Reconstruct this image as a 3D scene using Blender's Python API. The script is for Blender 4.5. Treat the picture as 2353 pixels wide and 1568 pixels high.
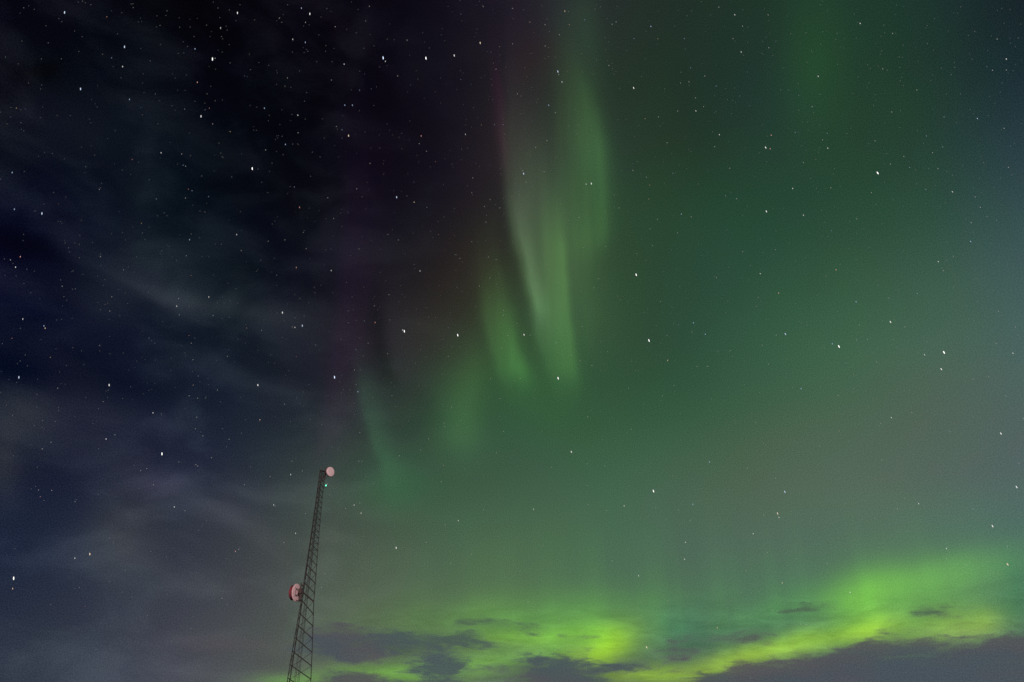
import bpy, bmesh, math, random
import numpy as np
from mathutils import Vector, Matrix

for o in list(bpy.data.objects):
    bpy.data.objects.remove(o)
scene = bpy.context.scene
R = math.radians

# ------------------------------------------------------------------ camera
PITCH = R(27.6)
FOC = 1700.0                                    # focal length for a 2353 wide frame
CAM = Vector((0, 0, 1.7))
cam_data = bpy.data.cameras.new("camera")
cam_data.sensor_width = 36.0
cam_data.lens = 36.0 * FOC / 2353.0
cam_data.clip_end = 20000
camera = bpy.data.objects.new("camera", cam_data)
camera.location = CAM
camera.rotation_euler = (math.pi / 2 + PITCH, 0, 0)
scene.collection.objects.link(camera)
scene.camera = camera
scene.view_settings.view_transform = 'Standard'
scene.view_settings.look = 'None'
scene.view_settings.exposure = 0
scene.view_settings.gamma = 1
scene.cycles.max_bounces = 4

def azel(x, y):
    """where in the sky (azimuth, elevation in degrees) a spot of the survey photo lies"""
    u, v = x - 1176.5, 784 - y
    d = (u, FOC * math.cos(PITCH) - v * math.sin(PITCH), FOC * math.sin(PITCH) + v * math.cos(PITCH))
    return math.degrees(math.atan2(d[0], d[1])), math.degrees(math.atan2(d[2], math.hypot(d[0], d[1])))

# ------------------------------------------------------------------ light
SUN_EL, SUN_AZ = R(10), R(163)                  # low warm key light added behind the viewer, in place of town lights
sun_data = bpy.data.lights.new("warm_key_light", 'SUN')
sun_data.energy = 2.9
sun_data.color = (1.0, 0.80, 0.76)
sun_data.angle = R(0.5)
sun = bpy.data.objects.new("warm_key_light", sun_data)
sdir = Vector((math.sin(SUN_AZ) * math.cos(SUN_EL), math.cos(SUN_AZ) * math.cos(SUN_EL), math.sin(SUN_EL)))
sun.rotation_euler = sdir.to_track_quat('Z', 'Y').to_euler()
sun.location = (0, -20, 30)
scene.collection.objects.link(sun)

# ------------------------------------------------------------------ night sky with aurora, in azimuth / elevation
world = bpy.data.worlds.new("World")
scene.world = world
world.use_nodes = True
world.cycles.sampling_method = 'MANUAL'
world.cycles.sample_map_resolution = 256
wt = world.node_tree
wt.nodes.clear()
N, L = wt.nodes, wt.links

def plug(sock, v):
    if hasattr(v, 'is_output'):
        L.new(v, sock)
    elif isinstance(v, (tuple, list)) and hasattr(sock, 'default_value'):
        sock.default_value = v
    else:
        try:
            sock.default_value = v
        except TypeError:
            sock.default_value = (v, v, v)

def M(op, a, b=0.0, c=0.0, clamp=False):
    n = N.new('ShaderNodeMath'); n.operation = op; n.use_clamp = clamp
    plug(n.inputs[0], a); plug(n.inputs[1], b); plug(n.inputs[2], c)
    return n.outputs[0]

def V(op, a, b=(0, 0, 0), c=(0, 0, 0)):
    n = N.new('ShaderNodeVectorMath'); n.operation = op
    plug(n.inputs[0], a); plug(n.inputs[1], b)
    if op == 'MULTIPLY_ADD':
        plug(n.inputs[2], c)
    return n.outputs['Value'] if op in ('DOT_PRODUCT', 'LENGTH') else n.outputs['Vector']

def smooth(v, lo, hi):
    n = N.new('ShaderNodeMapRange'); n.interpolation_type = 'SMOOTHSTEP'
    plug(n.inputs[0], v); n.inputs[1].default_value = lo; n.inputs[2].default_value = hi
    n.inputs[3].default_value = 0; n.inputs[4].default_value = 1
    return n.outputs[0]

def clamp01(f):
    return M('MAXIMUM', M('MINIMUM', f, 1.0), 0.0)

def linstep(v, lo, hi):
    return clamp01(M('MULTIPLY_ADD', v, 1.0 / (hi - lo), -lo / (hi - lo)))

def vmix(fac, a, b):
    n = N.new('ShaderNodeMix'); n.data_type = 'VECTOR'; n.clamp_factor = True
    vs = [s for s in n.inputs if s.type == 'VECTOR' and s.name in 'AB']
    plug(n.inputs[0], fac)
    plug(vs[0], a); plug(vs[1], b)
    return [s for s in n.outputs if s.type == 'VECTOR'][0]

tc = N.new('ShaderNodeTexCoord')
sp = N.new('ShaderNodeSeparateXYZ'); L.new(tc.outputs['Generated'], sp.inputs[0])
AZ = M('MULTIPLY', M('ARCTAN2', sp.outputs[0], sp.outputs[1]), 57.29578)
EL = M('MULTIPLY', M('ARCSINE', sp.outputs[2]), 57.29578)
cb = N.new('ShaderNodeCombineXYZ'); L.new(AZ, cb.inputs[0]); L.new(EL, cb.inputs[1])
P0 = cb.outputs[0]

def c2v(col):
    a = N.new('ShaderNodeSeparateColor'); L.new(col, a.inputs[0])
    b = N.new('ShaderNodeCombineXYZ')
    for i in range(3): L.new(a.outputs[i], b.inputs[i])
    return b.outputs[0]

def c3(f):
    b = N.new('ShaderNodeCombineXYZ')
    for i in range(3): L.new(f, b.inputs[i])
    return b.outputs[0]

def noise(vec, scale, detail=3.0, rough=0.5, sc=(1, 1, 1), rot=0.0, loc=(0, 0, 0), color=False, dist=0.0):
    m = N.new('ShaderNodeMapping'); L.new(vec, m.inputs[0])
    m.inputs['Rotation'].default_value = (0, 0, rot); m.inputs['Scale'].default_value = sc
    m.inputs['Location'].default_value = loc
    n = N.new('ShaderNodeTexNoise'); n.noise_dimensions = '3D' if color else '2D'
    L.new(m.outputs[0], n.inputs['Vector'])
    n.inputs['Scale'].default_value = scale; n.inputs['Detail'].default_value = detail
    n.inputs['Roughness'].default_value = rough; n.inputs['Distortion'].default_value = dist
    return c2v(n.outputs['Color']) if color else n.outputs['Fac']

# base brightness of the sky, surveyed on a coarse grid (display values), resampled in azimuth / elevation
GX = [0, 196, 392, 588, 784, 980, 1176, 1372, 1568, 1764, 1960, 2157, 2353]
GY = [0, 157, 314, 470, 627, 784, 940, 1100, 1254, 1411, 1568]
GRID = [
 "8,10,20 7,9,18 4,4,10 6,4,10 12,8,18 14,12,22 32,26,40 40,43,45 32,49,37 30,51,43 32,61,45 28,47,47 22,29,37",
 "8,10,16 12,16,26 5,9,18 5,6,14 9,9,18 14,12,22 34,28,36 38,51,41 32,49,39 32,55,49 36,65,45 34,59,47 26,41,51",
 "16,20,30 14,18,28 7,13,22 5,8,15 11,11,20 17,14,24 40,32,38 42,59,45 34,53,39 34,59,51 38,65,45 38,63,53 40,57,69",
 "10,14,32 10,14,30 13,21,32 5,11,18 15,15,24 22,18,30 38,36,38 44,69,49 38,69,49 38,71,53 40,73,53 48,79,63 50,71,79",
 "16,18,40 14,18,34 23,30,40 15,22,30 23,22,34 32,28,32 40,42,40 48,73,51 42,69,53 46,81,61 54,87,65 62,95,73 66,91,93",
 "10,16,36 16,20,42 19,26,40 21,29,38 31,28,38 44,42,44 44,60,48 48,75,53 45,75,57 55,91,69 63,99,77 73,103,83 75,101,97",
 "28,34,48 24,28,46 25,32,52 29,38,50 39,40,50 41,60,50 43,74,54 45,78,56 51,86,62 63,96,72 73,102,80 81,98,86 81,98,96",
 "34,38,52 24,30,54 40,44,60 44,52,64 62,76,66 56,87,68 62,87,70 64,97,74 72,99,76 82,101,82 88,103,88 84,103,94 82,97,102",
 "28,38,64 40,48,68 54,58,72 66,68,76 78,88,78 75,97,78 79,107,78 75,109,82 77,105,90 83,103,92 83,111,94 83,119,96 75,111,98",
 "40,48,66 50,58,70 66,68,80 76,78,82 86,98,84 86,112,82 88,120,82 84,120,86 78,112,90 80,120,90 82,130,92 86,122,90 72,112,94",
 "54,62,74 60,68,80 74,78,90 84,88,88 88,100,84 92,104,88 88,100,92 86,104,92 84,100,92 76,84,100 80,88,104 84,88,100 92,92,100"]
G = np.array([[[float(c) for c in p.split(',')] for p in r.split()] for r in GRID]) / 255.0
pts_az, pts_el, pts_c = [], [], []
fx = np.linspace(0, len(GX) - 1, 49); fy = np.linspace(0, len(GY) - 1, 41)
for a in fy:
    for b in fx:
        i, j = min(int(a), len(GY) - 2), min(int(b), len(GX) - 2)
        s, t = a - i, b - j
        c = (G[i, j] * (1 - t) + G[i, j + 1] * t) * (1 - s) + (G[i + 1, j] * (1 - t) + G[i + 1, j + 1] * t) * s
        az, el = azel(GX[j] * (1 - t) + GX[j + 1] * t, GY[i] * (1 - s) + GY[i + 1] * s)
        pts_az.append(az); pts_el.append(el); pts_c.append(c)
pts_az, pts_el, pts_c = np.array(pts_az), np.array(pts_el), np.array(pts_c)
def base_at(az, el):
    d2 = ((pts_az - az) * math.cos(R(el))) ** 2 + (pts_el - el) ** 2
    w = np.exp(-(d2 - d2.min()) / (2 * 1.3 ** 2))
    return (pts_c * w[:, None]).sum(0) / w.sum()

warp = noise(P0, 0.055, 2.0, 0.5, color=True)
PW = V('MULTIPLY_ADD', V('SUBTRACT', warp, (0.5, 0.5, 0.5)), (3.4, 3.4, 0.0), P0)
spw = N.new('ShaderNodeSeparateXYZ'); L.new(PW, spw.inputs[0])
AZMIN, AZMAX, NST = -56.0, 56.0, 28
ELS = [0.0, 3, 6, 9, 12, 15, 18, 21, 24, 27, 30, 33, 36, 39, 42, 46, 52]
axf = clamp01(M('DIVIDE', M('SUBTRACT', spw.outputs[0], AZMIN), AZMAX - AZMIN))
def cmix(fac, a, b):
    n = N.new('ShaderNodeMix'); n.data_type = 'RGBA'
    vs = [s for s in n.inputs if s.type == 'RGBA' and s.name in 'AB']
    plug(n.inputs[0], fac); plug(vs[0], a); plug(vs[1], b)
    return [s for s in n.outputs if s.type == 'RGBA'][0]
acc = None
for k, el in enumerate(ELS):
    rp = N.new('ShaderNodeValToRGB'); cr = rp.color_ramp; cr.interpolation = 'B_SPLINE'
    while len(cr.elements) < NST:
        cr.elements.new(0.5)
    for i in range(NST):
        f = i / (NST - 1)
        cr.elements[i].position = f
        cr.elements[i].color = (*base_at(AZMIN + f * (AZMAX - AZMIN), el), 1)
    L.new(axf, rp.inputs[0])
    if acc is None:
        acc = rp.outputs[0]
    else:
        acc = cmix(linstep(spw.outputs[1], ELS[k - 1], el), acc, rp.outputs[0])

acc = c2v(acc)
def jac(x, y):
    a0, e0 = azel(x, y); a1, e1 = azel(x + 5, y); a2, e2 = azel(x, y + 5)
    return a0, e0, np.array([[a1 - a0, a2 - a0], [e1 - e0, e2 - e0]]) / 5

def ellipse(x, y, sx, sy, rot=0.0, vec=None):
    """exp(-r^2) round one spot of the sky; sizes in survey units, rot in degrees (clockwise in the photo)"""
    a, e, J = jac(x, y)
    c, s = math.cos(R(rot)), math.sin(R(rot))
    A = J @ np.array([[c * sx, -s * sy], [s * sx, c * sy]])
    B = np.linalg.inv(A)
    d = V('SUBTRACT', vec or PS, (a, e, 0))
    u = V('DOT_PRODUCT', d, (float(B[0, 0]), float(B[0, 1]), 0)); v = V('DOT_PRODUCT', d, (float(B[1, 0]), float(B[1, 1]), 0))
    return M('POWER', 0.367879, M('MULTIPLY_ADD', u, u, M('MULTIPLY', v, v)))

def add(fac, rgb):
    global acc
    n = N.new('ShaderNodeVectorMath'); n.operation = 'SCALE'
    n.inputs[0].default_value = tuple(c / 255 for c in rgb); L.new(fac, n.inputs['Scale'])
    acc = V('ADD', n.outputs[0], acc)

def total(fs):
    t = fs[0]
    for f in fs[1:]:
        t = M('ADD', t, f)
    return t

# small turbulence for the soft shapes
w2 = noise(P0, 0.22, 2.0, 0.5, color=True, loc=(7, 3, 1))
PS = V('MULTIPLY_ADD', V('SUBTRACT', w2, (0.5, 0.5, 0.5)), (1.2, 1.2, 0.0), P0)
sps = N.new('ShaderNodeSeparateXYZ'); L.new(PS, sps.inputs[0])

def ray(pts, sl, sr, st, sb, y0, y1):
    """aurora ray: axis through pts, soft width to the left and right, full between y0 (top) and y1 (bottom)"""
    q = [azel(*p) for p in pts]
    pa = np.polyfit([p[1] for p in q], [p[0] for p in q], 2 if len(pts) > 2 else 1)
    if len(pa) == 2: pa = [0, *pa]
    c = M('MULTIPLY_ADD', M('MULTIPLY_ADD', sps.outputs[1], float(pa[0]), float(pa[1])), sps.outputs[1], float(pa[2]))
    dx = M('SUBTRACT', sps.outputs[0], c)
    xm, ym = pts[len(pts) // 2]
    k = jac(xm, ym)[2][0, 0]
    tx = M('MAXIMUM', M('MULTIPLY', dx, 1 / (sr * k)), M('MULTIPLY', dx, -1 / (sl * k)))
    e0, e1 = azel(pts[0][0], y0)[1], azel(pts[-1][0], y1)[1]
    ke = -jac(xm, ym)[2][1, 1]
    ty = M('MAXIMUM', M('MAXIMUM', M('MULTIPLY', M('SUBTRACT', sps.outputs[1], e0), 1 / (st * ke)), M('MULTIPLY', M('SUBTRACT', e1, sps.outputs[1]), 1 / (sb * ke))), 0.0)
    return M('POWER', 0.367879, M('MULTIPLY_ADD', tx, tx, M('MULTIPLY', ty, ty)))

# thin high cloud over the left and faint unevenness everywhere
left = smooth(AZ, 2.0, -24.0)
n1 = noise(P0, 0.17, 6.0, 0.56, sc=(0.7, 1.5, 1), rot=R(24), dist=0.3, loc=(3.1, 0, 0))
f1 = M('MULTIPLY', M('SUBTRACT', smooth(n1, 0.36, 0.74), 0.35), left)
add(f1, (13, 14, 13))
n2 = noise(P0, 0.12, 3.0, 0.5, color=True, loc=(20, 5, 3))
acc = V('MULTIPLY_ADD', V('SUBTRACT', n2, (0.5, 0.5, 0.5)), (0.02, 0.03, 0.03), acc)
for x, y, sx, sy, r, c in [
    (190, 290, 260, 80, 12, (8, 8, 8)), (330, 560, 70, 110, -25, (9, 10, 7)), (250, 700, 90, 60, 10, (12, 13, 10)),
    (430, 690, 130, 26, 12, (17, 17, 15)), (620, 715, 150, 40, 6, (9, 9, 8)), (60, 960, 80, 60, 20, (9, 9, 3)),
    (10, 1070, 40, 80, 0, (14, 13, 8)), (230, 940, 120, 34, 16, (7, 7, 6)), (280, 1215, 90, 120, 10, (14, 13, 6)),
    (540, 1190, 110, 24, 25, (7, 6, 6)), (370, 1110, 60, 26, 0, (14, 12, 14)), (90, 165, 60, 30, 0, (-6, -7, -10)),
    (40, 560, 120, 34, 10, (-8, -9, -12)), (60, 700, 100, 26, 12, (-6, -5, -2)), (30, 850, 80, 30, 22, (-10, -8, -6)),
    (560, 610, 160, 30, 18, (-5, -5, -5)), (250, 850, 160, 30, 25, (-6, -6, -6)), (600, 1250, 90, 14, 32, (4, 3, 3)), (520, 1480, 130, 22, 2, (5, 1, 2))]:
    add(ellipse(x, y, sx, sy, r), c)

# high rays of the aurora
stri = noise(P0, 1.0, 3.0, 0.55, sc=(0.6, 0.05, 1), rot=R(4), loc=(2, 0, 0))
stri = M('MULTIPLY_ADD', stri, 0.8, 0.6)
def striped(f, k=1.0):
    return M('MULTIPLY', f, stri)
add(striped(ray([(1160, 330), (1190, 560), (1282, 880)], 15, 125, 190, 130, 520, 690)), (19, 27, 16))
add(striped(ray([(1340, 220), (1377, 440), (1362, 608)], 80, 28, 170, 90, 330, 520)), (16, 27, 10))
add(ray([(1330, 0), (1345, 160), (1378, 400)], 65, 45, 80, 110, 40, 330), (7, 17, 7))
add(ray([(1196, 520), (1212, 620), (1243, 745)], 10, 25, 110, 50, 590, 690), (17, 22, 16))
add(ray([(1284, 540), (1303, 700), (1322, 900)], 46, 14, 110, 55, 600, 830), (14, 24, 8))
add(ray([(1172, 100), (1180, 350), (1196, 520)], 14, 70, 150, 110, 260, 460), (8, 7, 7))
add(ellipse(1190, 850, 210, 150, 15), (5, 11, 3))
add(ellipse(1170, 960, 220, 90, 0), (2, 4, 2))
add(striped(ray([(1140, 500), (1150, 700), (1180, 900)], 60, 90, 130, 110, 640, 800)), (5, 9, 3))
add(ray([(1240, 380), (1300, 560), (1330, 760)], 80, 80, 160, 120, 460, 620), (9, 13, 7))
add(striped(ray([(1112, 640), (1133, 780), (1163, 900)], 16, 60, 120, 60, 740, 830)), (12, 24, 9))
add(ray([(1160, 690), (1178, 800), (1205, 890)], 24, 24, 70, 40, 760, 840), (6, 13, 4))
add(ray([(1152, 560), (1172, 690), (1225, 850)], 13, 26, 90, 70, 600, 780), (-4, -7, -3))
add(ray([(1090, 800), (1080, 930), (1066, 1040)], 60, 36, 90, 100, 880, 940), (9, 16, 4))
add(ray([(1020, 880), (1040, 1000)], 40, 70, 70, 60, 930, 990), (4, 9, 4))
add(ray([(832, 860), (846, 950), (872, 1050)], 16, 40, 60, 100, 900, 1000), (6, 17, 8))
add(ray([(868, 690), (880, 800), (905, 890)], 28, 13, 80, 50, 740, 850), (-5, -4, -5))
add(ray([(905, 700), (915, 800), (925, 880)], 16, 90, 90, 60, 760, 840), (6, 4, 6))
add(ray([(1143, 180), (1150, 270), (1160, 400)], 17, 12, 80, 70, 220, 340), (10, 0, 6))
add(ray([(800, 420), (790, 700), (745, 1000)], 20, 80, 260, 90, 560, 1000), (7, 1, 5))
add(ellipse(1870, 130, 75, 170, 0), (4, 12, 0))
add(ellipse(1230, 130, 60, 60, 0), (3, -2, -3))
add(ellipse(1070, 640, 110, 170, 20), (6, 4, -2))
add(ellipse(900, 1120, 90, 60, 0), (-6, 8, -2))

# low aurora arc behind the clouds
for x, y, sx, sy, r, c in [
    (1200, 1420, 300, 50, -4, (12, 32, -4)), (1350, 1475, 130, 46, -4, (30, 54, -8)), (1408, 1480, 62, 44, -30, (32, 38, -14)),
    (1355, 1515, 70, 24, -14, (34, 40, -14)), (1060, 1535, 190, 30, -6, (26, 54, -4)), (860, 1545, 170, 22, -5, (18, 44, -2)),
    (1180, 1466, 150, 24, -4, (16, 28, -8)), (1500, 1552, 140, 24, -3, (46, 60, -20)), (660, 1568, 80, 14, 0, (8, 32, -6)),
    (1560, 1440, 60, 50, 0, (-6, 6, 4)), (1700, 1516, 130, 34, -8, (56, 66, -18)), (1870, 1476, 130, 34, -10, (46, 58, -16)),
    (2000, 1448, 64, 30, -12, (34, 34, -6)), (1975, 1395, 80, 60, -12, (18, 32, -6)), (2010, 1340, 130, 50, -16, (14, 30, -4)),
    (2190, 1318, 170, 44, -13, (16, 32, 0)), (2110, 1400, 200, 60, -6, (14, 30, -6)), (2080, 1470, 110, 36, -4, (26, 32, -6)),
    (2215, 1435, 100, 38, -4, (36, 34, -6)), (2268, 1428, 34, 36, 10, (14, 16, -4)), (1760, 1410, 150, 40, -14, (4, 18, -2)),
    (2330, 1370, 34, 90, 0, (-8, 0, -4))]:
    add(ellipse(x, y, sx, sy, r), c)

# faint upright rays standing on the low arc
up = noise(P0, 1.0, 2.0, 0.5, sc=(0.42, 0.03, 1), rot=R(-3), loc=(8, 0, 0))
up = M('MULTIPLY', smooth(up, 0.34, 0.72), M('MULTIPLY', smooth(EL, 16.0, 7.0), smooth(AZ, -12.0, 4.0)))
add(up, (3, 7, 1))

# low clouds: how thick they lie, surveyed row by row above the horizon, then frayed with noise
CX0, CDX, CY0, CDY = 720.0, 52.6, 1380.0, 12.0
COVER = """00000000000000000000000000000000
00000000000001000000055200252230
00000012000002000000063000153010
00000006010000000000012000253000
11100018340000000000020000010000
34421012672000000001200003310000
67655422232120001223300004420003
98888565200340003443400005321078
99988798400320014434300046744689
89998886300010015300000487368999
58998521000142036200000798789999
24651461037714224104158999999999
21007894268828331007589999999999
12115994578878444147999999999999
16743891568887132689999999999999
17864660058886001799999999999999
17866540058886001799999999999999"""
CV = []
for row in COVER.split():
    row = [int(ch) / 9 for ch in row]
    CV.append((row + [row[-1]] * 32)[:32])
CV = np.array(CV)
def cover_at(az, el):
    # back from azimuth / elevation to the survey coordinates
    d = (math.sin(R(az)) * math.cos(R(el)), math.cos(R(az)) * math.cos(R(el)), math.sin(R(el)))
    f = d[1] * math.cos(PITCH) + d[2] * math.sin(PITCH); v = -d[1] * math.sin(PITCH) + d[2] * math.cos(PITCH)
    X = (1176.5 + FOC * d[0] / f - CX0) / CDX; Y = (784 - FOC * v / f - CY0) / CDY
    if Y < 0: return 0.0
    X = min(max(X, 0), 30.999); Y = min(Y, len(CV) - 1.001)
    i, j = int(Y), int(X); s, t = Y - i, X - j
    return float((CV[i, j] * (1 - t) + CV[i, j + 1] * t) * (1 - s) + (CV[i + 1, j] * (1 - t) + CV[i + 1, j + 1] * t) * s)
spc = N.new('ShaderNodeSeparateXYZ')
w4 = noise(P0, 1.3, 4.0, 0.62, color=True, loc=(1, 9, 4), sc=(0.45, 1.5, 1))
PF = V('MULTIPLY_ADD', V('SUBTRACT', w4, (0.5, 0.5, 0.5)), (2.6, 1.5, 0.0), P0)
L.new(PF, spc.inputs[0])
CA0, CA1 = azel(700, 1500)[0], azel(2353, 1500)[0] + 3
caf = clamp01(M('DIVIDE', M('SUBTRACT', spc.outputs[0], CA0), CA1 - CA0))
cel = [0.8 + 0.5 * i for i in range(22)]
mask = None
for k, e in enumerate(cel):
    fcn = N.new('ShaderNodeFloatCurve'); cv = fcn.mapping.curves[0]
    vals = [cover_at(CA0 + (CA1 - CA0) * i / 36, e) for i in range(37)]
    cv.points[0].location = (0, vals[0]); cv.points[-1].location = (1, vals[-1])
    for i in range(1, 36): cv.points.new(i / 36, vals[i])
    for p_ in cv.points: p_.handle_type = 'AUTO_CLAMPED'
    fcn.mapping.update()
    L.new(caf, fcn.inputs[1])
    if mask is None: mask = fcn.outputs[0]
    else:
        n = N.new('ShaderNodeMix'); n.data_type = 'FLOAT'
        L.new(linstep(spc.outputs[1], cel[k - 1], e), n.inputs[0]); L.new(mask, n.inputs[2]); L.new(fcn.outputs[0], n.inputs[3])
        mask = n.outputs[0]
n3 = noise(P0, 0.85, 6.0, 0.62, sc=(0.40, 1.7, 1), rot=R(8), dist=0.3, loc=(0, 2, 0))
n3c = M('SUBTRACT', n3, 0.5)
mask = M('MULTIPLY', mask, M('MULTIPLY_ADD', smooth(AZ, azel(610, 1500)[0], azel(770, 1500)[0]), 0.86, 0.14))
gate = smooth(mask, 0.02, 0.35)
thick = smooth(M('MULTIPLY_ADD', M('MULTIPLY', n3c, gate), 1.8, mask), 0.10, 0.95)
n4 = noise(P0, 0.16, 3.0, 0.5, sc=(0.6, 1.6, 1), loc=(5, 1, 0))
# fine streaks of thin cloud across the low glow
veil = M('MULTIPLY', smooth(EL, 9.5, 5.0), smooth(AZ, -18.0, -8.0))
acc = V('MULTIPLY', acc, c3(M('MULTIPLY_ADD', M('MULTIPLY', n3c, veil), 0.45, 1.0)))
ccol = vmix(smooth(n4, 0.36, 0.64), (70 / 255, 80 / 255, 90 / 255), (82 / 255, 80 / 255, 87 / 255))
greenish = M('MULTIPLY', smooth(EL, 4.2, 7.5), smooth(AZ, -12.0, -4.0))
ccol = vmix(greenish, ccol, (76 / 255, 98 / 255, 78 / 255))
acc = vmix(M('MULTIPLY', thick, 0.87), acc, ccol)

# fine random grain like camera noise, put into the sky colour
gr = N.new('ShaderNodeTexNoise'); gr.noise_dimensions = '2D'
L.new(P0, gr.inputs['Vector']); gr.inputs['Scale'].default_value = 13.0; gr.inputs['Detail'].default_value = 1.0
acc = V('ADD', acc, M('MULTIPLY', M('SUBTRACT', gr.outputs['Fac'], 0.5), 0.12))
acc = V('MAXIMUM', acc, (0.008, 0.008, 0.012))
acc = V('MULTIPLY_ADD', acc, (1 / 1.055,) * 3, (0.055 / 1.055,) * 3)       # display value -> light
gm = N.new('ShaderNodeGamma'); L.new(acc, gm.inputs[0]); gm.inputs[1].default_value = 2.4
bg = N.new('ShaderNodeBackground'); L.new(gm.outputs[0], bg.inputs[0]); bg.inputs[1].default_value = 1.0
wo = N.new('ShaderNodeOutputWorld'); L.new(bg.outputs[0], wo.inputs[0])

# ------------------------------------------------------------------ helpers
def material(name, color, rough=0.6, metal=0.0, var=0.15, scale=4.0, emit=None, estr=0.0, color2=None):
    m = bpy.data.materials.new(name); m.use_nodes = True
    nt = m.node_tree; b = nt.nodes['Principled BSDF']
    b.inputs['Roughness'].default_value = rough; b.inputs['Metallic'].default_value = metal
    if emit:
        b.inputs['Base Color'].default_value = (*color, 1)
        b.inputs['Emission Color'].default_value = (*emit, 1); b.inputs['Emission Strength'].default_value = estr
        return m
    t = nt.nodes.new('ShaderNodeTexCoord'); n = nt.nodes.new('ShaderNodeTexNoise')
    n.inputs['Scale'].default_value = scale; n.inputs['Detail'].default_value = 5
    nt.links.new(t.outputs['Object'], n.inputs['Vector'])
    r = nt.nodes.new('ShaderNodeValToRGB')
    c2 = color2 or tuple(c * (1 - 2 * var) for c in color)
    r.color_ramp.elements[0].position = 0.35; r.color_ramp.elements[0].color = (*c2, 1)
    r.color_ramp.elements[1].position = 0.65; r.color_ramp.elements[1].color = (*color, 1)
    nt.links.new(n.outputs['Fac'], r.inputs[0]); nt.links.new(r.outputs[0], b.inputs['Base Color'])
    return m

def tag(o, label=None, cat=None, group=None, kind=None):
    for k, v in (('label', label), ('category', cat), ('group', group), ('kind', kind)):
        if v: o[k] = v
    return o

def link(name, bm, mat, parent=None, loc=(0, 0, 0)):
    me = bpy.data.meshes.new(name); bm.to_mesh(me); bm.free()
    me.materials.append(mat)
    o = bpy.data.objects.new(name, me); o.location = loc
    scene.collection.objects.link(o)
    if parent: o.parent = parent
    return o

def rod(bm, a, b, r0, r1=None, seg=6, caps=True):
    a, b = Vector(a), Vector(b); r1 = r0 if r1 is None else r1
    d = b - a
    mt = Matrix.Translation((a + b) / 2) @ d.to_track_quat('Z', 'Y').to_matrix().to_4x4()
    bmesh.ops.create_cone(bm, cap_ends=caps, segments=seg, radius1=r0, radius2=r1, depth=d.length, matrix=mt)

def angle_bar(bm, a, b, w, t, side):
    """an L-shaped steel angle from a to b"""
    a, b = Vector(a), Vector(b); d = (b - a).normalized()
    s = (Vector(side) - d * Vector(side).dot(d)).normalized(); n = d.cross(s)
    prof = [(0, 0), (w, 0), (w, t), (t, t), (t, w), (0, w)]
    r1 = [bm.verts.new(a + s * x + n * y) for x, y in prof]; r2 = [bm.verts.new(b + s * x + n * y) for x, y in prof]
    for i in range(6):
        bm.faces.new((r1[i], r1[(i + 1) % 6], r2[(i + 1) % 6], r2[i]))
    bm.faces.new(r1[::-1]); bm.faces.new(r2)

def box(bm, size, mat4):
    bmesh.ops.create_cube(bm, size=1, matrix=mat4 @ Matrix.Diagonal((*size, 1)))

def lathe(bm, prof, mt, seg=48):
    """revolve (radius, height) profile about the local Z axis of mt"""
    rings = []
    for r, h in prof:
        if r < 1e-5:
            rings.append([bm.verts.new(mt @ Vector((0, 0, h)))])
        else:
            rings.append([bm.verts.new(mt @ Vector((r * math.cos(2 * math.pi * i / seg), r * math.sin(2 * math.pi * i / seg), h))) for i in range(seg)])
    for p, q in zip(rings, rings[1:]):
        for i in range(seg):
            j = (i + 1) % seg
            if len(p) == 1: f = bm.faces.new((p[0], q[j], q[i]))
            elif len(q) == 1: f = bm.faces.new((p[i], p[j], q[0]))
            else: f = bm.faces.new((p[i], p[j], q[j], q[i]))
            f.smooth = True

# ------------------------------------------------------------------ ground
gm_ = material('ground', (0.045, 0.042, 0.036), 0.95, var=0.3, scale=0.4)
bm = bmesh.new()
rings = [0, 20, 60, 150, 400, 1200, 4000, 9000]
prev = None
random.seed(4)
for r in rings:
    cur = [bm.verts.new((r * math.cos(a * math.pi / 24), r * math.sin(a * math.pi / 24), random.uniform(-.15, .1) if 0 < r < 1000 else 0)) for a in range(48)] if r else [bm.verts.new((0, 0, 0))]
    if prev:
        for i in range(48):
            j = (i + 1) % 48
            bm.faces.new((prev[0], cur[i], cur[j]) if len(prev) == 1 else (prev[i], cur[i], cur[j], prev[j]))
    prev = cur
tag(link('ground', bm, gm_), 'dark flat open ground under the night sky', None, None, 'structure')

# ------------------------------------------------------------------ lattice tower
SRC = 2353 / 4096.0
DIST = 80.0
def on_tower(xs, ys, dist=DIST):
    """point at horizontal depth dist for a spot given in full-size photo units"""
    a, e = azel(xs * SRC, ys * SRC)
    return Vector((dist * math.tan(R(a)), dist, CAM.z + dist / math.cos(R(a)) * math.tan(R(e))))
base_c = on_tower(1188, 2700); top_c = on_tower(1287, 1876)
cx = (base_c.x + top_c.x) / 2
steel = material('painted_steel', (0.019, 0.019, 0.018), 0.7, 0.0, 0.2, 1.5)
steel_red = material('rusty_red_steel', (0.055, 0.026, 0.022), 0.7, 0.0, 0.2, 3)
cable_m = material('cable_jacket', (0.016, 0.015, 0.015), 0.6)
white_m = material('radome', (0.60, 0.45, 0.465), 0.5, 0.0, 0.04, 2.0)
back_m = material('dish_back', (0.66, 0.46, 0.48), 0.45, 0.0, 0.06, 2.5)
red_m = material('red_shroud', (0.40, 0.080, 0.105), 0.55, 0.0, 0.15, 3)
black_m = material('black_box', (0.008, 0.008, 0.008), 0.5)
galv = material('galvanised', (0.10, 0.08, 0.08), 0.5, 0.5, 0.2, 3)

TOP = tag(bpy.data.objects.new('lattice_tower', None),
          'tall dark lattice radio tower carrying a small pale dish and a larger red-sided drum dish', 'tower')
TOP.location = (cx, DIST, 0); scene.collection.objects.link(TOP)
O = Vector((cx, DIST, 0))

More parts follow.
